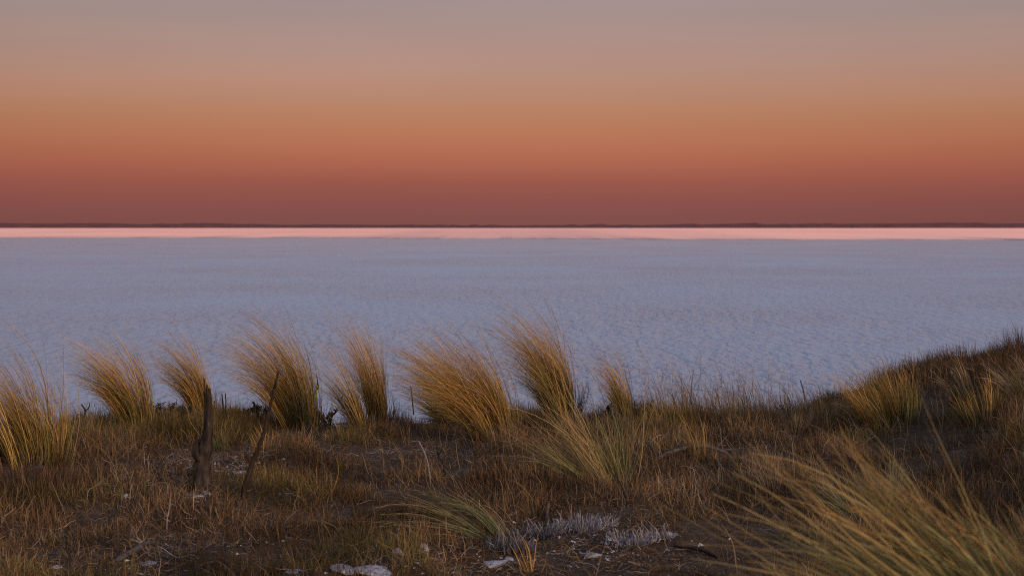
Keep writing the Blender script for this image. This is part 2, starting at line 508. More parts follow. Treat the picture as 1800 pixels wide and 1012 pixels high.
# heath: short upright stems in hummocks
x, y, z, px, py = scatter(300000)
hum = fbm(x, y, 0.62, 3)
dens = np.clip(sstep(0.32, 0.52, hum) * 1.1, 0.36, 1) * (1 - 0.85 * bare(px, py)) + 0.45 * blob(px, py, 1120, 985, 170, 45)
k = rng.random(len(x)) < dens
x, y, z, px, py, hum = (q[k] for q in (x, y, z, px, py, hum))
n = len(x)
Ls = (0.025 + 0.125 * sstep(0.38, 0.64, hum)) * (0.5 + 0.8 * rng.random(n))
stripe = sstep(805, 770, py)
Ls *= 1 + 0.25 * stripe - 0.35 * sstep(735, 715, py) * (px < 1500)
zone = fbm(x + 7, y, 0.9, 2) + 0.16 * (rng.random(n) - 0.5)
c = np.where((zone > 0.66 - 0.10 * stripe)[:, None], pick(OLIVE, n), pick(BROWN, n))
pale = rng.random(n) < 0.07 + 0.25 * blob(px, py, 1270, 850, 200, 80)
c = np.where(pale[:, None], pick(STRAW, n) * 0.8, c)
c = c * (0.55 + 0.95 * sstep(0.3, 0.7, fbm(x + 13, y + 5, 0.38, 2)))[:, None]      # one plant browner or paler than the next
az = rng.random(n) * 6.283
hz = np.stack([np.cos(az), np.sin(az)], 1)
lean = np.abs(rng.normal(0, 0.8, n))
V, Fq, C = blades(np.stack([x, y, z - 0.01], 1), Ls, lean, lean + rng.normal(0.0, 0.7, n), rng.normal(0, 0.1, n),
                  0.0026 + 0.0032 * rng.random(n), c * 0.85, c * 1.15, K=4, hz=hz, wav=0.34)
o = mesh_obj('heath_ground_cover', V, Fq, M_HEATH, col=C, kind='stuff')
o['label'] = 'low brown heath covering the bank'; o['category'] = 'ground cover'

# litter: dry curled strands lying on the ground
x, y, z, px, py = scatter(170000)
k = rng.random(len(x)) < np.clip(0.14 + 0.95 * bare(px, py) + 0.5 * blob(px, py, 1040, 980, 160, 40), 0, 1) * (0.45 + 0.55 * sstep(0.42, 0.62, fbm(x + 31, y, 0.28, 3)))
x, y, z, px, py = (q[k] for q in (x, y, z, px, py))
n = len(x)
az = rng.random(n) * 6.283
hz = np.stack([np.cos(az), np.sin(az)], 1)
a0 = R(74) + rng.normal(0, 0.3, n)
c = np.where((rng.random(n) < 0.42)[:, None], pick(GREYS, n) * 0.72, pick(STRAW, n) * 0.5)
c = np.where((rng.random(n) < 0.62 - 0.35 * bare(px, py))[:, None], pick(BROWN, n) * 1.1, c)
V, Fq, C = blades(np.stack([x, y, z + 0.004 + 0.02 * rng.random(n)], 1), 0.03 + 0.13 * rng.random(n) ** 2.2, a0, a0 + rng.normal(0.5, 0.6, n), rng.normal(0, 0.5, n),
                  0.0022 + 0.003 * rng.random(n), c, c * 1.1, K=5, hz=hz, wav=0.25)
o = mesh_obj('grass_litter', V, Fq, M_LITTER, col=C, kind='stuff')
o['label'] = 'dry curled grass litter strewn over the sandy ground'; o['category'] = 'litter'

# fine standing straw, taller, scattered
x, y, z, px, py = scatter(16000)
k = rng.random(len(x)) < np.clip(0.10 + 0.6 * blob(px, py, 1270, 830, 230, 90) + 0.5 * (px > 1450) + 0.3 * blob(px, py, 900, 830, 300, 60), 0, 1) * (1 - 0.5 * bare(px, py))
x, y, z, px, py = (q[k] for q in (x, y, z, px, py))
n = len(x)
c = np.where((rng.random(n) < 0.6)[:, None], pick(STRAW, n) * 0.7, pick(GOLD, n) * 0.5)
V, Fq, C = blades(np.stack([x, y, z - 0.01], 1), 0.10 + 0.2 * rng.random(n), rng.normal(0.05, 0.3, n), rng.normal(0.5, 0.5, n), rng.normal(0, 0.25, n),
                  0.0028 + 0.0025 * rng.random(n), c * 0.85, c * 1.1, K=5, wav=0.12)
o = mesh_obj('dry_straw_grass', V, Fq, M_GRASS, col=C, kind='stuff')
o['label'] = 'thin dry straw standing among the heath'; o['category'] = 'grass'

# grass along the lip of the bank, tall and orange on the right, short on the left
n0 = 26000
x = -7.5 + 15.5 * rng.random(n0)
off = -1.9 + 2.2 * rng.random(n0)
y = lip(x) + off
z = ground(x, y)
px, py = proj(x, y, z)
tall = sstep(1090, 1160, px) * sstep(1500, 1400, px)
clump = fbm(x, y, 0.35, 2)
dens = (0.15 + 0.5 * (clump > 0.48)) * (0.5 + 0.5 * sstep(-1.9, -0.8, off)) + 0.55 * tall * (clump > 0.40) * sstep(-1.4, -0.6, off)
dens *= (1 - 0.75 * sstep(1460, 1520, px)) * (0.4 + 0.6 * sstep(1060, 1130, px))
k = rng.random(n0) < dens
x, y, z, px, py, tall, clump = (q[k] for q in (x, y, z, px, py, tall, clump))
n = len(x)
Ls = (0.05 + 0.07 * rng.random(n)) * (1 - tall) + tall * (0.12 + 0.42 * rng.random(n) ** 1.8) * (0.2 + 1.6 * clump)
g = rng.random(n) < 0.45
c0 = np.where(g[:, None], pick(GREEN, n), pick(OLIVE, n)) * 0.9
c1 = np.where((rng.random(n) < 0.35 + 0.35 * tall)[:, None], pick(GOLD, n) * 0.72, pick(BROWN, n) * 1.1)
c1 = np.where((rng.random(n) < 0.2)[:, None], pick(STRAW, n) * 0.9, c1)
V, Fq, C = blades(np.stack([x, y, z - 0.01], 1), Ls, rng.normal(0.06, 0.26, n), rng.normal(0.45, 0.6, n), rng.normal(0, 0.25, n),
                  0.0035 + 0.003 * rng.random(n), c0, c1, K=6, wav=0.14)
o = mesh_obj('lip_grass', V, Fq, M_GRASS, col=C, kind='stuff')
o['label'] = 'short orange and green grass along the lip of the bank'; o['category'] = 'grass'

# ================================================================== TUSSOCKS
def tussock(px, py, label, rad, L, amin, amax, bend, n, green=0.3, width=0.0052, depth=0.25, skirt=120, stalks=6, pal=GOLD, gpal=GREEN,
            slen=1.0, lump=1.0, loc=None, bsd=12, plume=0, curl=0.045, lowcut=0.0, K=8, name='grass_tussock', cat='tussock', group='windblown grass tussocks on the bank'):
    b = loc if loc is not None else at(px, py)
    e = thing(name, label, cat, b, group)
    bx, by = b.x, b.y

    def make(m, Lm, lo, hi, p0, p1, w, rr, cp=1.0, bnd=bend):
        ns = max(4, int(m / 18)) if lump else 1
        if lump:                       # blades gather in strands that share a lean, a length and a tint
            sc = rng.random(ns); sl = (1 + 0.17 * rng.normal(size=ns) * lump).clip(0.72, 1.24); sb = rng.normal(0, 7, ns) * lump
            sd = rng.normal(0, depth, ns); sy0 = rng.normal(0, 0.42, ns)
            s = rng.integers(0, ns, m)
            q = np.clip(sc[s] + rng.normal(0, 0.04, m), 0, 1)
            tint = (1 + 0.2 * rng.normal(size=ns)).clip(0.5, 1.6)[s][:, None]
            dy = sd[s] + rng.normal(0, depth * 0.3, m)
            ry = rr * (sy0[s] + rng.normal(0, 0.1, m))
        else:
            s = np.zeros(m, int); sl = np.ones(1); sb = np.zeros(1); tint = 1.0
            q = rng.random(m); dy = rng.normal(0, depth, m); ry = rng.normal(0, rr * 0.42, m)
        ang = R(lo) + (R(hi) - R(lo)) * q + rng.normal(0, R(4), m)
        rx = rr * (0.5 - q) * 1.7 + rng.normal(0, rr * 0.16, m)
        wx, wy = bx + rx, by + ry
        root = np.stack([rx, ry, ground(wx, wy) - b.z - 0.015], 1)
        ll = Lm * sl[s] * (0.5 + 0.55 * rng.random(m) ** 0.7)
        ll *= (1 - 0.25 * np.abs(q - 0.45)) * (1 - lowcut * (1 - q))      # outer stems are shorter
        a1 = ang + R(1) * (bnd * 1.85 + sb[s] + rng.normal(0, bsd, m))
        return blades(root, ll, ang, a1, dy, w * (0.6 + 0.7 * rng.random(m)), p0 * tint, p1 * tint, K=K, p=1.75, wav=curl, cpow=cp)
    n = int(n * 0.95)
    ng = int(n * green)
    nd = n - ng
    c1 = pick(pal + pal + STRAW[:1], nd); c0 = pick(gpal, nd) * 0.55 + pick(pal, nd) * 0.45
    V, Fq, C = make(nd, L, amin, amax, c0, c1, width, rad, 0.7)
    mesh_obj('dry_foliage', V, Fq, M_GRASS, parent=e, col=C, kind='stuff')
    if ng:
        c1 = pick(gpal, ng) * 0.7 + pick(pal, ng) * 0.35; c0 = pick(gpal, ng)
        V, Fq, C = make(ng, L * 0.72, amin - 4, amax + 6, c0, c1, width * 1.1, rad * 1.1)
        mesh_obj('green_foliage', V, Fq, M_GRASS, parent=e, col=C, kind='stuff')
    if skirt:
        c1 = pick(STRAW + BROWN, skirt) * 0.75
        V, Fq, C = make(skirt, L * 0.38, amin - 35, amax + 25, c1 * 0.8, c1, width, rad * 1.35, bnd=30)
        mesh_obj('dead_skirt', V, Fq, M_GRASS, parent=e, col=C, kind='stuff')
    for i in range(stalks):
        c = pick(pal, 1)
        V, Fq, C = make(1, L * slen * (1.12 + 0.2 * rng.random()), amin + 3, amax, c * 0.7, c, width * 1.2, rad, bnd=bend + 4)
        # seed head: fine hairs along the last third of the stalk
        P = (V[0::2] + V[1::2]) / 2
        m = 34 if not plume else plume
        tt = 0.62 + 0.38 * rng.random(m)
        fi = tt * (len(P) - 1); ii = np.clip(fi.astype(int), 0, len(P) - 2); u = (fi - ii)[:, None]
        rt = P[ii] * (1 - u) + P[ii + 1] * u
        dv = P[ii + 1] - P[ii]
        an = np.arctan2(-dv[:, 0], dv[:, 2])
        cc = np.repeat(pick(pal, 1) * 1.05, m, 0)
        hl = (0.02 + 0.03 * rng.random(m)) * (0.7 if plume else 1)
        hv = blades(rt, hl, an + rng.normal(0.0, 0.28, m), an + rng.normal(0.1, 0.3, m), rng.normal(0, 0.25, m),
                    np.full(m, 0.0022), cc, cc, K=2)
        V, Fq, C = join([(V, Fq, C), hv])
        mesh_obj('flower_stalk', V, Fq, M_GRASS, parent=e, col=C)
    return e


tussock(66, 806, 'broad loose tussock at the left edge with a green base', 0.17, 0.86, -10, 18, 26, 900, green=0.42, skirt=260, stalks=8)
tussock(240, 752, 'rounded brown tussock left of the dead stump', 0.11, 0.98, -5, 28, 30, 850, green=0.3)
tussock(356, 730, 'orange tussock directly behind the top of the dead stump', 0.085, 0.90, -2, 25, 30, 620, green=0.28)
tussock(528, 754, 'full orange tussock behind the leaning stick', 0.15, 1.16, -3, 22, 30, 1200, green=0.28, skirt=220)
tussock(634, 716, 'slim greenish tussock leaning left beside a taller upright one', 0.05, 0.84, 14, 28, 18, 300, green=0.5, skirt=40, stalks=4)
tussock(662, 724, 'narrow upright orange tussock beside a slim leaning one', 0.075, 1.0, -4, 7, 22, 640, green=0.12, skirt=50, stalks=5)
tussock(806, 716, 'dark green based tussock behind the widest orange one', 0.13, 0.92, 10, 46, 20, 620, green=0.6, skirt=160)
tussock(876, 776, 'widest bright orange tussock swept far to the left', 0.15, 1.06, 4, 31, 28, 1150, green=0.14, skirt=240, stalks=7)
tussock(846, 756, 'long orange plume reaching left from the foot of the widest tussock', 0.08, 1.12, 24, 42, 20, 620, green=0.1, skirt=60, stalks=6)
tussock(986, 724, 'tallest tussock of the row rising above all others', 0.13, 1.24, 0, 18, 30, 1100, green=0.32, skirt=200, stalks=8)
tussock(1099, 738, 'small narrow tussock at the right end of the row', 0.05, 0.74, -2, 12, 28, 420, green=0.25, skirt=40, stalks=3)
tussock(1078, 852, 'loose pale green tussock spraying long blades to the left', 0.16, 0.98, -20, 56, 9, 330, green=0.5, skirt=80, stalks=6, lump=0.3, curl=0.13, bsd=24, width=0.0046,
        pal=[(0.42, 0.30, 0.14), (0.38, 0.24, 0.09)], gpal=[(0.24, 0.25, 0.10), (0.20, 0.22, 0.09)])
tussock(858, 945, 'flattened grey green tussock in the foreground combed to the left', 0.13, 0.66, 34, 82, 22, 420, green=0.6, skirt=90, stalks=4, lump=0.6,
        pal=[(0.34, 0.25, 0.10), (0.40, 0.30, 0.16)], gpal=[(0.14, 0.17, 0.07), (0.17, 0.19, 0.09)])
tussock(1535, 915, 'grey green tussock with crossing blades behind the large blurred one', 0.13, 0.50, -28, 48, 8, 330, green=0.7, skirt=60, stalks=3, lump=0.3, curl=0.12, bsd=22, width=0.0042,
        pal=[(0.36, 0.27, 0.13), (0.30, 0.22, 0.10)], gpal=[(0.15, 0.19, 0.09), (0.19, 0.22, 0.12)])
tussock(1560, 742, 'rounded olive tussock where the right slope begins', 0.20, 0.60, -16, 34, 20, 800, green=0.45, skirt=120, stalks=6)
tussock(1720, 742, 'small dark green tussock on the right slope', 0.12, 0.36, -20, 30, 15, 300, green=0.7, skirt=40, stalks=2)
tussock(1690, 700, 'pale straw tussock bent left on the right slope', 0.08, 0.36, 4, 36, 18, 170, green=0.3, skirt=40, stalks=3, pal=STRAW)
tussock(1795, 705, 'pale tussock at the right edge of the slope', 0.10, 0.42, 4, 36, 18, 200, green=0.4, skirt=40, stalks=3, pal=STRAW)

# big near tussock at the lower right, out of focus
p = Vector((1.20, 3.35, 0)); p.z = float(ground(p.x, p.y))
tussock(0, 0, 'large blurred tussock close in the lower right corner', 0.20, 0.84, 14, 60, 10, 1150, green=0.55, width=0.0046, skirt=60, stalks=9, plume=50, lowcut=0.52,
        loc=p, slen=0.85, curl=0.07, bsd=16, lump=1.0, depth=0.16, pal=[(0.44, 0.31, 0.12), (0.36, 0.28, 0.11), (0.48, 0.28, 0.09), (0.24, 0.16, 0.07)], gpal=[(0.17, 0.21, 0.08), (0.24, 0.27, 0.10), (0.12, 0.165, 0.075), (0.30, 0.31, 0.15)])

# small tufts
TUFTS = [
    (388, 792, 'fresh green tuft right behind the dead stump', 0.20, GREEN, GREEN, 90, (-18, 18)),
    (462, 796, 'small orange tuft at the foot of the leaning stick', 0.24, GOLD, OLIVE, 90, (-18, 20)),
    (185, 795, 'small yellow green tuft on the sandy terrace edge', 0.12, OLIVE, GREEN, 50, (-25, 25)),
    (148, 772, 'pale tuft right of the leftmost tussock', 0.24, STRAW, OLIVE, 80, (-25, 25)),
    (98, 955, 'tiny bright green tuft in the lower left heath', 0.10, GREEN, GREEN, 40, (-35, 35)),
    (610, 775, 'thin olive tuft below the slim pair of tussocks', 0.18, OLIVE, GREEN, 60, (-18, 22)),
    (625, 955, 'olive tuft in the foreground left of the flattened tussock', 0.16, OLIVE, GREEN, 80, (-25, 35)),
    (1228, 808, 'orange tuft standing over the driftwood branch', 0.42, GOLD, OLIVE, 80, (-12, 14)),
    (1355, 862, 'pale straw tuft on the dry right hand flat', 0.22, STRAW, STRAW, 80, (-16, 20)),
    (1400, 760, 'pale arching tuft before the right end of the lip grass', 0.26, STRAW, OLIVE, 80, (-45, 10)),
    (940, 905, 'thin golden tuft above the grey dead plants', 0.18, GOLD, OLIVE, 30, (-25, 35)),
    (935, 1004, 'sparse orange tuft at the bottom edge below the grey plants', 0.26, GOLD, GOLD, 26, (-25, 25)),
    (1440, 735, 'low olive tuft at the foot of the right slope', 0.24, OLIVE, GREEN, 220, (-25, 35)),
    (1275, 745, 'rusty orange tuft in the middle of the tall lip grass', 0.34, GOLD, BROWN, 200, (-22, 26)),
    (1180, 745, 'golden green tuft at the left of the tall lip grass', 0.28, GOLD, GREEN, 180, (-22, 26)),
]
for (px, py, lab, L, pal, gp, n, (a, b)) in TUFTS:
    tussock(px, py, lab, 0.05 if n < 150 else 0.16, L, a, b, 14, n, green=0.35, width=0.0045, skirt=0, stalks=0, pal=pal, gpal=gp, lump=0, curl=0.06, K=5,
            name='grass_tuft', cat='grass tuft', group='small grass tufts')


# ================================================================== DEAD WOOD
# stump: bulky root end, knotted waist, straight broken pole with splinters
b = at(352, 866)
S = b.y / F
e = thing('dead_stump', 'dark dead tree stump with a thick knotted foot and splintered top', 'stump', b)


def sp(px, py, dy=0.0):
    q = at_depth(px, py, b.y + dy)
    return (q.x - b.x, q.y - b.y, q.z - b.z)


ctrl = [(sp(352, 876), 29 * S), (sp(351, 852), 23 * S), (sp(353, 830), 17.5 * S), (sp(355, 812), 15 * S), (sp(358, 799), 12.5 * S), (sp(360, 787), 14.5 * S),
        (sp(363, 772), 10.5 * S), (sp(366, 755), 8.2 * S), (sp(366, 720), 7.4 * S), (sp(365.5, 697), 6.6 * S), (sp(364, 690), 5.0 * S)]
pt, rd = resample(ctrl, 60)
V, Fq = tube(pt, rd, 22)
V = np.array(V)
ang = np.arctan2(V[:, 1], V[:, 0])
hgt = V[:, 2]
# bark ridges and hollows on the foot
foot = sstep(0.40, 0.12, hgt)
cx = np.repeat(np.array([[q.x, q.y] for q in pt]), 22, 0)
rel = V[:, :2] - cx
amp = 1 + (0.10 + 0.22 * foot) * (fbm(ang * 1.3 + 20, hgt * 9 + 3, 0.55, 3) - 0.5) * 2 + 0.07 * foot * np.sin(ang * 7 + hgt * 14)
V[:, :2] = cx + rel * amp[:, None]
mesh_obj('trunk', V, Fq, M_WOOD, parent=e)
for (x0, x1, y1, r) in ((361, 358.5, 664, 1.7), (365.5, 364, 676, 1.9), (368, 368, 682, 2.0)):
    V, Fq = tube(*resample([(sp(x0, 706, 0.0), r * S * 1.6), (sp((x0 + x1) / 2, 685), r * S * 1.2), (sp(x1, y1), r * S * 0.7)], 8), 5, 0.12, int(x0))
    mesh_obj('splinter', V, Fq, M_STICK, parent=e)
for (q0, q1, q2, r) in (((350, 806), (343, 797), (346, 775), 7), ((346, 832), (336, 826), (333, 838), 6.5)):
    V, Fq = tube(*resample([(sp(*q0, -0.03), r * S), (sp(*q1, -0.05), r * S * 0.95), (sp(*q2, -0.03), r * S * 0.45)], 10), 9, 0.14, int(q0[0]))
    mesh_obj('broken_branch', V, Fq, M_WOOD, parent=e)
for (q1, q2, r, d) in (((340, 862), (330, 872), 8, -0.06), ((364, 860), (378, 868), 8, -0.05), ((352, 866), (350, 880), 9, -0.12)):
    V, Fq = tube(*resample([(sp(352, 846), r * S * 1.3), (sp(*q1, d * 0.7), r * S), (sp(*q2, d), r * S * 0.5)], 10), 9, 0.12, int(q1[0]))
    mesh_obj('root', V, Fq, M_WOOD, parent=e)

# leaning stick
b2 = at(427, 878)
e = thing('leaning_stick', 'thin bent dead stick leaning right beside the stump', 'stick', b2)
S2 = b2.y / F
st = [(427, 884, 5.5), (431, 855, 6), (441, 822, 5.5), (450, 797, 5.2), (459, 775, 4.4), (468, 745, 3.8), (473, 720, 3.2), (479, 697, 3.0), (484, 675, 2.7), (490, 651, 2.2)]


def s2(px, py, dy=0.0):
    q = at_depth(px, py, b2.y + dy)
    return (q.x - b2.x, q.y - b2.y, q.z - b2.z)


pt, rd = resample([(s2(a, c, 0.006 * i), r * S2 * 0.84) for i, (a, c, r) in enumerate(st)], 44)
V, Fq = tube(pt, rd, 9, 0.07, 3)
mesh_obj('shaft', V, Fq, M_STICK, parent=e)
for (q0, q1, q2, r) in (((444, 812), (437, 806), (430, 794), 2.6), ((483, 681), (486, 674), (485, 668), 2.0), ((479, 700), (475, 694), (476, 688), 1.8)):
    V, Fq = tube(*resample([(s2(*q0, 0.02), r * S2), (s2(*q1), r * S2 * 0.8), (s2(*q2), r * S2 * 0.4)], 7), 6, 0.1, int(q0[0]))
    mesh_obj('broken_twig', V, Fq, M_STICK, parent=e)


def twig(label, main, branches=(), mat=M_TWIG, base=None, name='dead_twig', cat='twig', group='dead twigs'):
    """main and branches: [(px, py, radius in px)], standing in the upright plane through the base"""
    bb = at(*(base or main[0][:2]))
    ee = thing(name, label, cat, bb, group)
    s = bb.y / F

    def q(px, py, k=0):
        v = at_depth(px, py, bb.y + k)
        return (v.x - bb.x, v.y - bb.y, v.z - bb.z)
    r0 = np.random.default_rng(int(main[0][0]))
    V, Fq = tube(*resample([(q(a, c, 0.01 * r0.normal()), r * s) for a, c, r in main], 5 * len(main)), 6, 0.08, 1)
    mesh_obj('stem', V, Fq, mat, parent=ee)
    for br in branches:
        V, Fq = tube(*resample([(q(a, c, 0.03 * i * (1 if j % 2 else -1)), r * s) for i, (a, c, r) in enumerate(br) for j in (0,)], 4 * len(br)), 5, 0.08, 2)
        mesh_obj('branch', V, Fq, mat, parent=ee)
    return ee


twig('black crooked twig between the two leftmost tussocks', [(148, 750, 1.8), (147, 735, 1.7), (150, 722, 1.5), (143, 710, 1.1)], [[(150, 722, 1.3), (156, 716, 1.0), (158, 708, .6)], [(147, 735, 1.2), (140, 728, .9), (134, 729, .5)]])
twig('thin branched twig left of the stump by the water', [(262, 745, 1.3), (268, 728, 1.1), (280, 712, .8), (292, 706, .5)], [[(268, 728, .9), (266, 716, .7), (270, 706, .4)]])
twig('pair of thin bare sticks right of the stump top', [(393, 745, 1.4), (392, 715, 1.3), (390, 692, 1.0)], [[(394, 744, 1.3), (397, 715, 1.1), (396, 691, .9)]])
twig('knobbly bare twig right of the full orange tussock', [(548, 722, 1.5), (549, 700, 1.5), (555, 688, 1.4), (558, 672, 1.0), (556, 660, .7)], [[(549, 700, 1.2), (545, 688, 1.3), (544, 680, .7)], [(556, 686, 1.0), (560, 680, 1.2), (560, 675, .5)]])
twig('thin straight twig left of the widest orange tussock', [(727, 728, 1.2), (725, 705, 1.1), (722, 678, .8)])
twig('leaning bare twig just left of the slim tussock pair', [(622, 716, 1.2), (612, 700, 1.1), (603, 692, .9), (594, 685, .6)], [[(603, 692, .8), (600, 704, .7), (601, 716, .5)]])
twig('dark crooked twig standing in the middle of the heath', [(782, 838, 2.2), (780, 815, 2.0), (771, 800, 1.7), (768, 780, 1.0), (769, 765, .6)], [[(771, 800, 1.2), (776, 790, .8), (778, 782, .4)]])
twig('pale curved dry stem in front of the widest tussock', [(757, 850, 1.6), (754, 825, 1.5), (748, 800, 1.4), (736, 775, 1.0)], mat=M_PALETWIG)
twig('bleached forked twig in the lower left heath', [(293, 930, 1.5), (294, 910, 1.5), (298, 892, 1.2), (300, 876, .8)], [[(294, 908, 1.2), (287, 898, 1.1), (283, 890, .7)]], mat=M_PALETWIG)
twig('bleached twig leaning left near the fallen branch', [(262, 970, 2.2), (252, 955, 2.0), (240, 943, 1.6), (230, 930, 1.0)], [[(252, 955, 1.3), (238, 950, 1.1), (228, 946, .6)], [(240, 943, 1.2), (238, 934, .9), (232, 925, .5)]], mat=M_PALETWIG)
twig('dark pointed splinter above the grey dead plants', [(962, 915, 4.5), (962, 898, 3.6), (965, 880, 1.2)], mat=M_DRIFT)
twig('dark leaning twig right of the loose pale tussock', [(1103, 888, 1.8), (1096, 862, 1.6), (1086, 842, 1.2), (1070, 825, .7)])
twig('thin dark twig at the left edge of the big tussock', [(42, 820, 1.8), (34, 790, 1.6), (26, 765, 1.3), (8, 740, .8)])
twig('upright green stem at the left foot of the right slope', [(1418, 716, 1.3), (1413, 690, 1.2), (1407, 668, .8)])


def lying(label, pts, mat=M_DRIFT, name='fallen_branch', cat='branch', sub=(), lift=1.0):
    """branch resting on the ground along surveyed points (px, py, radius m, lift m)"""
    P = []
    for (a, c, r, h) in pts:
        g = at(a, c); P.append((Vector((g.x, g.y, g.z + h + r * 0.6)), r))
    o0 = P[0][0].copy()
    ee = thing(name, label, cat, o0, 'fallen branches')
    V, Fq = tube(*resample([(p - o0, r) for p, r in P], 6 * len(P)), 8, 0.08, int(pts[0][0]))
    mesh_obj('stem', V, Fq, mat, parent=ee)
    for br in sub:
        Q2 = []
        for (a, c, r, h) in br:
            g = at(a, c); Q2.append((Vector((g.x, g.y, g.z + h + r * 0.6)) - o0, r))
        V, Fq = tube(*resample(Q2, 4 * len(Q2)), 6, 0.08, int(br[0][0]))
        mesh_obj('side_branch', V, Fq, mat, parent=ee)


lying('arched grey driftwood branch behind the dry right hand flat', [(1150, 812, .012, .0), (1170, 808, .016, .03), (1205, 803, .017, .06), (1240, 802, .016, .07), (1275, 806, .012, .04), (1290, 812, .008, 0)],
      sub=[[(1165, 808, .010, .03), (1147, 802, .008, .05), (1139, 790, .004, .10)], [(1255, 804, .008, .05), (1268, 798, .006, .09), (1280, 792, .003, .13)]])
lying('thick grey fallen branch near the lower left corner', [(196, 992, .012, 0), (218, 984, .016, .01), (240, 974, .017, .02), (258, 966, .014, .03), (272, 962, .010, .02)])
lying('thin dark branch lying on the sandy terrace left of the stump', [(205, 842, .006, 0), (235, 838, .007, .015), (265, 835, .007, .015), (295, 836, .006, .005)], mat=M_TWIG,
      sub=[[(262, 835, .006, .012), (278, 828, .005, .03), (292, 815, .003, .06)]])
lying('thin weathered stick lying along the bank below the slim pair', [(590, 735, .007, .03), (630, 737, .008, .05), (670, 734, .008, .06), (705, 732, .005, .05)])
lying('dark charred branch half hidden at the lower right of the pale stones', [(1185, 963, .010, .01), (1212, 967, .013, .01), (1240, 974, .012, .01), (1262, 980, .007, 0)], mat=M_TWIG)
lying('short dark stick with a pale tip on the dry right hand flat', [(1338, 846, .008, .07), (1345, 858, .010, .04), (1356, 874, .010, .0)], mat=M_TWIG)


# ================================================================== SHRUBS
def shrub(px, py, label, w, h, nb=14, nl=160, leaf=(0.05, 0.045, 0.025), name='shore_shrub', lw=0.016):
    bb = at(px, py)
    ee = thing(name, label, 'shrub', bb, 'low shrubs on the bank')
    tips = []
    for i in range(nb):
        a = rng.random() * 6.28; r = w * (0.15 + 0.85 * math.sqrt(rng.random()))
        tp = Vector((math.cos(a) * r, math.sin(a) * r * 0.6, h * (0.55 + 0.45 * rng.random()) * (1 - 0.35 * (r / w) ** 2)))
        md = tp * 0.5 + Vector((rng.normal() * 0.02, rng.normal() * 0.02, 0.02))
        V, Fq = tube(*resample([((tp.x * 0.1, tp.y * 0.1, -0.02), 0.005), (md, 0.004), (tp, 0.0015)], 7), 5, 0.1, i)
        mesh_obj('branch', V, Fq, M_TWIG, parent=ee)
        tips.append((md, tp))
    k = rng.integers(0, nb, nl)
    u = 0.2 + 0.85 * rng.random(nl)
    rt = np.array([tuple(tips[j][0] * (1 - t) + tips[j][1] * t) for j, t in zip(k, u)]) + rng.normal(0, 0.006, (nl, 3))
    az = rng.random(nl) * 6.28
    c = pick([leaf, tuple(v * 1.5 for v in leaf), tuple(v * 0.7 for v in leaf)], nl)
    a = np.abs(rng.normal(0.7, 0.4, nl))
    V, Fq, C = blades(rt, 0.025 + 0.03 * rng.random(nl), a, a + 0.3, rng.normal(0, 0.2, nl), lw * (0.6 + 0.6 * rng.random(nl)), c, c, K=3,
                      hz=np.stack([np.cos(az), np.sin(az)], 1))
    mesh_obj('leaves', V, Fq, M_HEATH, parent=ee, col=C, kind='stuff')


shrub(578, 722, 'small dark leafy shrub between two orange tussocks on the lip', 0.13, 0.20)
shrub(300, 738, 'dark leafy shrub at the foot of the tussock behind the stump', 0.24, 0.20, nb=20, nl=300)
shrub(425, 725, 'low dark shrub on the lip right of the stump', 0.16, 0.13)
shrub(160, 760, 'low dark shrub in front of the gap by the leftmost tussock', 0.30, 0.14, nb=20, nl=260)
shrub(455, 722, 'knobbly dark shrub left of the full orange tussock', 0.12, 0.19)
shrub(1068, 732, 'round leaved dark plant left of the small narrow tussock', 0.05, 0.13, nb=5, nl=20, lw=0.03)
shrub(1120, 736, 'dark withered plant right of the small narrow tussock', 0.07, 0.20, nb=6, nl=40)
shrub(1143, 738, 'tall withered plant at the left end of the lip grass', 0.06, 0.24, nb=6, nl=40)


def heather(px, py, label, w, h, n=1900):
    bb = at(px, py)
    ee = thing('heather_bush', label, 'shrub', bb, 'heather bushes on the right slope')
    a = rng.random(n) * 6.28; r = np.sqrt(rng.random(n))
    rx, ry = np.cos(a) * r * w, np.sin(a) * r * w * 0.6
    root = np.stack([rx, ry, ground(bb.x + rx, bb.y + ry) - bb.z - 0.01], 1)
    hh = 1.15 * h * (1 - 0.55 * r ** 2) * (0.6 + 0.5 * rng.random(n)) * (0.25 + 1.5 * fbm(rx + bb.x, ry + bb.y, 0.17, 2))
    c = pick([(0.09, 0.055, 0.034), (0.12, 0.07, 0.038), (0.06, 0.042, 0.028), (0.15, 0.09, 0.048)], n)
    le = r * 0.5 + np.abs(rng.normal(0, 0.4, n))
    V, Fq, C = blades(root, hh, le, le * 0.6 + rng.normal(0, 0.2, n), rng.normal(0, 0.1, n), 0.004 + 0.005 * rng.random(n), c, c * 1.25, K=4, wav=0.3,
                      hz=np.stack([np.cos(a), np.sin(a)], 1))
    mesh_obj('foliage', V, Fq, M_HEATH, parent=ee, col=C, kind='stuff')
    for i in range(9):
        j = int(rng.integers(0, n)); q = Vector(root[j]); tp = q * 0.9 + Vector((0, 0, hh[j] * 0.9))
        V, Fq = tube([tuple(q * 0.3), tuple((q + tp) / 2 * 0.8), tuple(tp)], [0.006, 0.005, 0.002], 5, 0.1, i)
        mesh_obj('branch', V, Fq, M_TWIG, parent=ee)


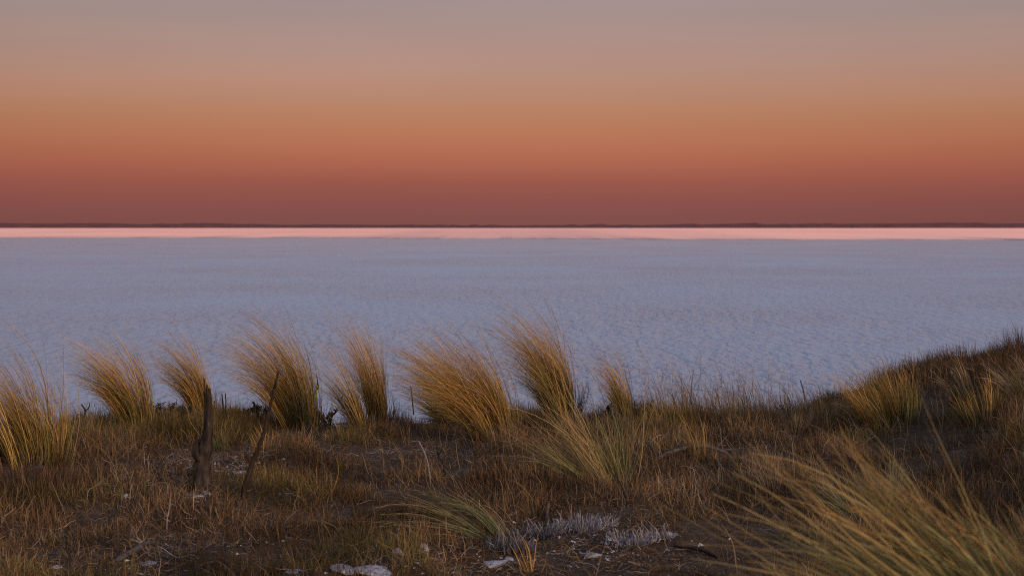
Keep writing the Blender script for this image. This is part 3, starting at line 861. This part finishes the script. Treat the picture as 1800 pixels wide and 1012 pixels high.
heather(1632, 668, 'dark heather bush lowest on the right skyline', 0.36, 0.24)
heather(1705, 648, 'dark heather bush in the middle of the right skyline', 0.36, 0.22)
heather(1760, 640, 'dark heather bush second from the right edge of the skyline', 0.34, 0.24)
heather(1810, 628, 'dark heather bush cut by the right edge on the skyline', 0.36, 0.26)
heather(1150, 775, 'dark shaded bush under the left of the lip grass', 0.24, 0.20, 900)
heather(1480, 712, 'low brown bush between the lip grass and the right slope', 0.30, 0.14, 900)
heather(60, 870, 'dense brown bush below the leftmost tussock', 0.42, 0.20, 1800)
heather(135, 850, 'brown bush at the left end of the sandy terrace', 0.26, 0.16, 1100)
heather(880, 850, 'low brown bush in front of the widest tussock', 0.36, 0.12, 1300)
heather(965, 845, 'dark brown bush left of the loose pale tussock', 0.24, 0.13, 900)

# ================================================================== GREY DEAD PLANTS, STONES
for (px, py, lab, w, h, n) in [(896, 968, 'dark grey dead cushion plant right of the flattened tussock', 0.13, 0.12, 420),
                               (950, 944, 'grey dead cushion plant below the dark splinter', 0.13, 0.11, 420),
                               (1026, 930, 'palest whitish dead cushion plant in the foreground', 0.19, 0.11, 620),
                               (1104, 954, 'whitish dead cushion plant second from the right', 0.14, 0.09, 420),
                               (1160, 946, 'small whitish dead plant at the right end of its row', 0.07, 0.08, 200)]:
    bb = at(px, py)
    ee = thing('dead_cushion_plant', lab, 'dead plant', bb, 'grey dead cushion plants')
    a = rng.random(n) * 6.28; r = np.sqrt(rng.random(n)) * w * (0.6 + 0.5 * fbm(np.cos(a) * 2, np.sin(a) * 2 + px, 0.8, 2))
    rx, ry = np.cos(a) * r, np.sin(a) * r * 0.6
    root = np.stack([rx, ry, ground(bb.x + rx, bb.y + ry) - bb.z - 0.01], 1)
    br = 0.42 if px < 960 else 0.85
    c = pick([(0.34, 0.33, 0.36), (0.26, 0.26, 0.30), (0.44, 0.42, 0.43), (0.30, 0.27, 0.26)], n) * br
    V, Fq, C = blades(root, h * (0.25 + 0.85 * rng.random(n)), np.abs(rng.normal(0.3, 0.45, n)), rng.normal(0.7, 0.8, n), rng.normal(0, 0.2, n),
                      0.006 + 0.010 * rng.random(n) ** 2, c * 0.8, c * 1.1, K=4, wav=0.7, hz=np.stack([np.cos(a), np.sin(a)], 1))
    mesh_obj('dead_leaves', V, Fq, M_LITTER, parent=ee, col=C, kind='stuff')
    for i in range(5):
        q = Vector((rng.normal() * w * 0.4, rng.normal() * w * 0.2, 0))
        tp = q + Vector((rng.normal() * 0.04, 0, h * (0.8 + 0.6 * rng.random())))
        V, Fq = tube([tuple(q), tuple((q + tp) / 2 + Vector((0.006, 0, 0))), tuple(tp)], [0.004, 0.003, 0.0015], 5, 0.1, i)
        mesh_obj('bare_stem', V, Fq, M_PALETWIG, parent=ee)


def stone(px, py, label, w, d, h, mat=M_STONE, seed=0, name='pale_stone'):
    import bmesh
    bb = at(px, py)
    bm = bmesh.new()
    bmesh.ops.create_icosphere(bm, subdivisions=3, radius=1)
    r3 = np.random.default_rng(int(seed * 10) + 3)
    cuts = [(Vector(r3.normal(size=3)).normalized(), 0.55 + 0.3 * r3.random()) for _ in range(9)]
    for v in bm.verts:
        q = v.co.copy()
        for nn, dd in cuts:            # broken faces
            ex = q.dot(nn) - dd
            if ex > 0:
                q -= nn * ex * 0.92
        q *= 1 + 0.10 * (float(fbm(np.array(q.x * 2.3 + seed), np.array(q.y * 2.3 + q.z * 1.7 + seed), 0.6, 3)) - 0.5)
        v.co = (q.x * w * 1.25, q.y * d * 1.25, q.z * h * 0.75 - h * 0.05)
    me = bpy.data.meshes.new(name); bm.to_mesh(me); bm.free()
    me.materials.append(mat)
    o = bpy.data.objects.new(name, me)
    o.location = bb; o.rotation_euler = (rng.normal(0, .08), rng.normal(0, .08), rng.random() * 0.8 - .4)
    COL.objects.link(o)
    o['label'] = label; o['category'] = 'stone'; o['group'] = 'stones on the ground'
    return o


STONES = [(612, 1000, 'flat white stone at the bottom edge, left of a larger one', .075, .07, .022), (655, 1004, 'largest white stone lying at the bottom edge', .10, .08, .028),
          (868, 992, 'white stone at the foot of the flattened tussock', .07, .06, .045), (892, 985, 'small white stone right beside a larger one by the flattened tussock', .035, .04, .03),
          (1042, 976, 'long flat white stone below the pale dead plants', .075, .05, .02), (360, 868, 'rounded grey stone at the foot of the dead stump', .045, .04, .03),
          (345, 873, 'smaller flat stone left at the foot of the dead stump', .04, .03, .015), (222, 872, 'small upright white stone in the heath left of the stump', .016, .02, .032),
          (698, 972, 'pale upright stone under the flattened tussock', .03, .03, .04), (744, 968, 'tall narrow pale stone under the flattened tussock', .025, .03, .06),
          (520, 1006, 'thin white stone sliver at the bottom edge left of the stones', .05, .04, .014), (262, 992, 'pale stone beside the thick fallen branch', .05, .04, .022),
          (98, 1000, 'small pale stone near the bottom left corner', .028, .03, .03), (420, 830, 'pale flat stone between the stump and the leaning stick', .05, .04, .015),
          (335, 822, 'pale stone just left of the stump waist', .04, .04, .02), (1172, 940, 'small white stone at the right end of the dead plants', .03, .03, .03)]
for i, (px, py, lab, w, d, h) in enumerate(STONES):
    stone(px, py, lab, w, d, h, seed=i * 3.7)
stone(64, 822, 'dark stone at the foot of the leftmost tussock', .045, .04, .04, M_DARKSTONE, 50, 'dark_stone')

# crumbs of shell and pale gravel over the open ground
x, y, z, px, py = scatter(90000)
crust = blob(px, py, 640, 1000, 70, 12) + blob(px, py, 870, 990, 40, 12) + blob(px, py, 410, 820, 60, 14) + blob(px, py, 1040, 975, 60, 8) + 0.5 * blob(px, py, 1060, 950, 110, 14) + 0.6 * blob(px, py, 250, 985, 60, 16) + 0.5 * blob(px, py, 330, 825, 40, 12) + 0.7 * blob(px, py, 420, 950, 50, 14)
k = rng.random(len(x)) < np.clip(0.05 * bare(px, py) * (fbm(x, y, 0.3, 2) > 0.52) + crust * (fbm(x, y, 0.16, 2) > 0.46), 0, 1)
x, y, z = x[k], y[k], z[k]
n = len(x)
u = np.array([[1, 0, 0], [-.5, .87, 0], [-.5, -.87, 0], [0, 0, 1.0]])
s = 0.004 + 0.014 * rng.random(n) ** 2.5
V = np.stack([x, y, z + 0.002], 1)[:, None] + (u[None] + rng.normal(0, .3, (n, 4, 3))) * s[:, None, None] * np.array([1, 1, .6])
base = np.arange(n)[:, None, None] * 4
Fq = (base + np.array([[0, 1, 3], [1, 2, 3], [2, 0, 3]])[None]).reshape(-1, 3)
c = np.repeat(pick([(0.5, 0.48, 0.48), (0.36, 0.34, 0.33), (0.6, 0.57, 0.56)], n), 4, 0)
o = mesh_obj('shell_gravel', V.reshape(-1, 3), Fq, M_LITTER, col=c, smooth=False, kind='stuff')
o['label'] = 'pale shell gravel scattered over the open sandy ground'; o['category'] = 'gravel'
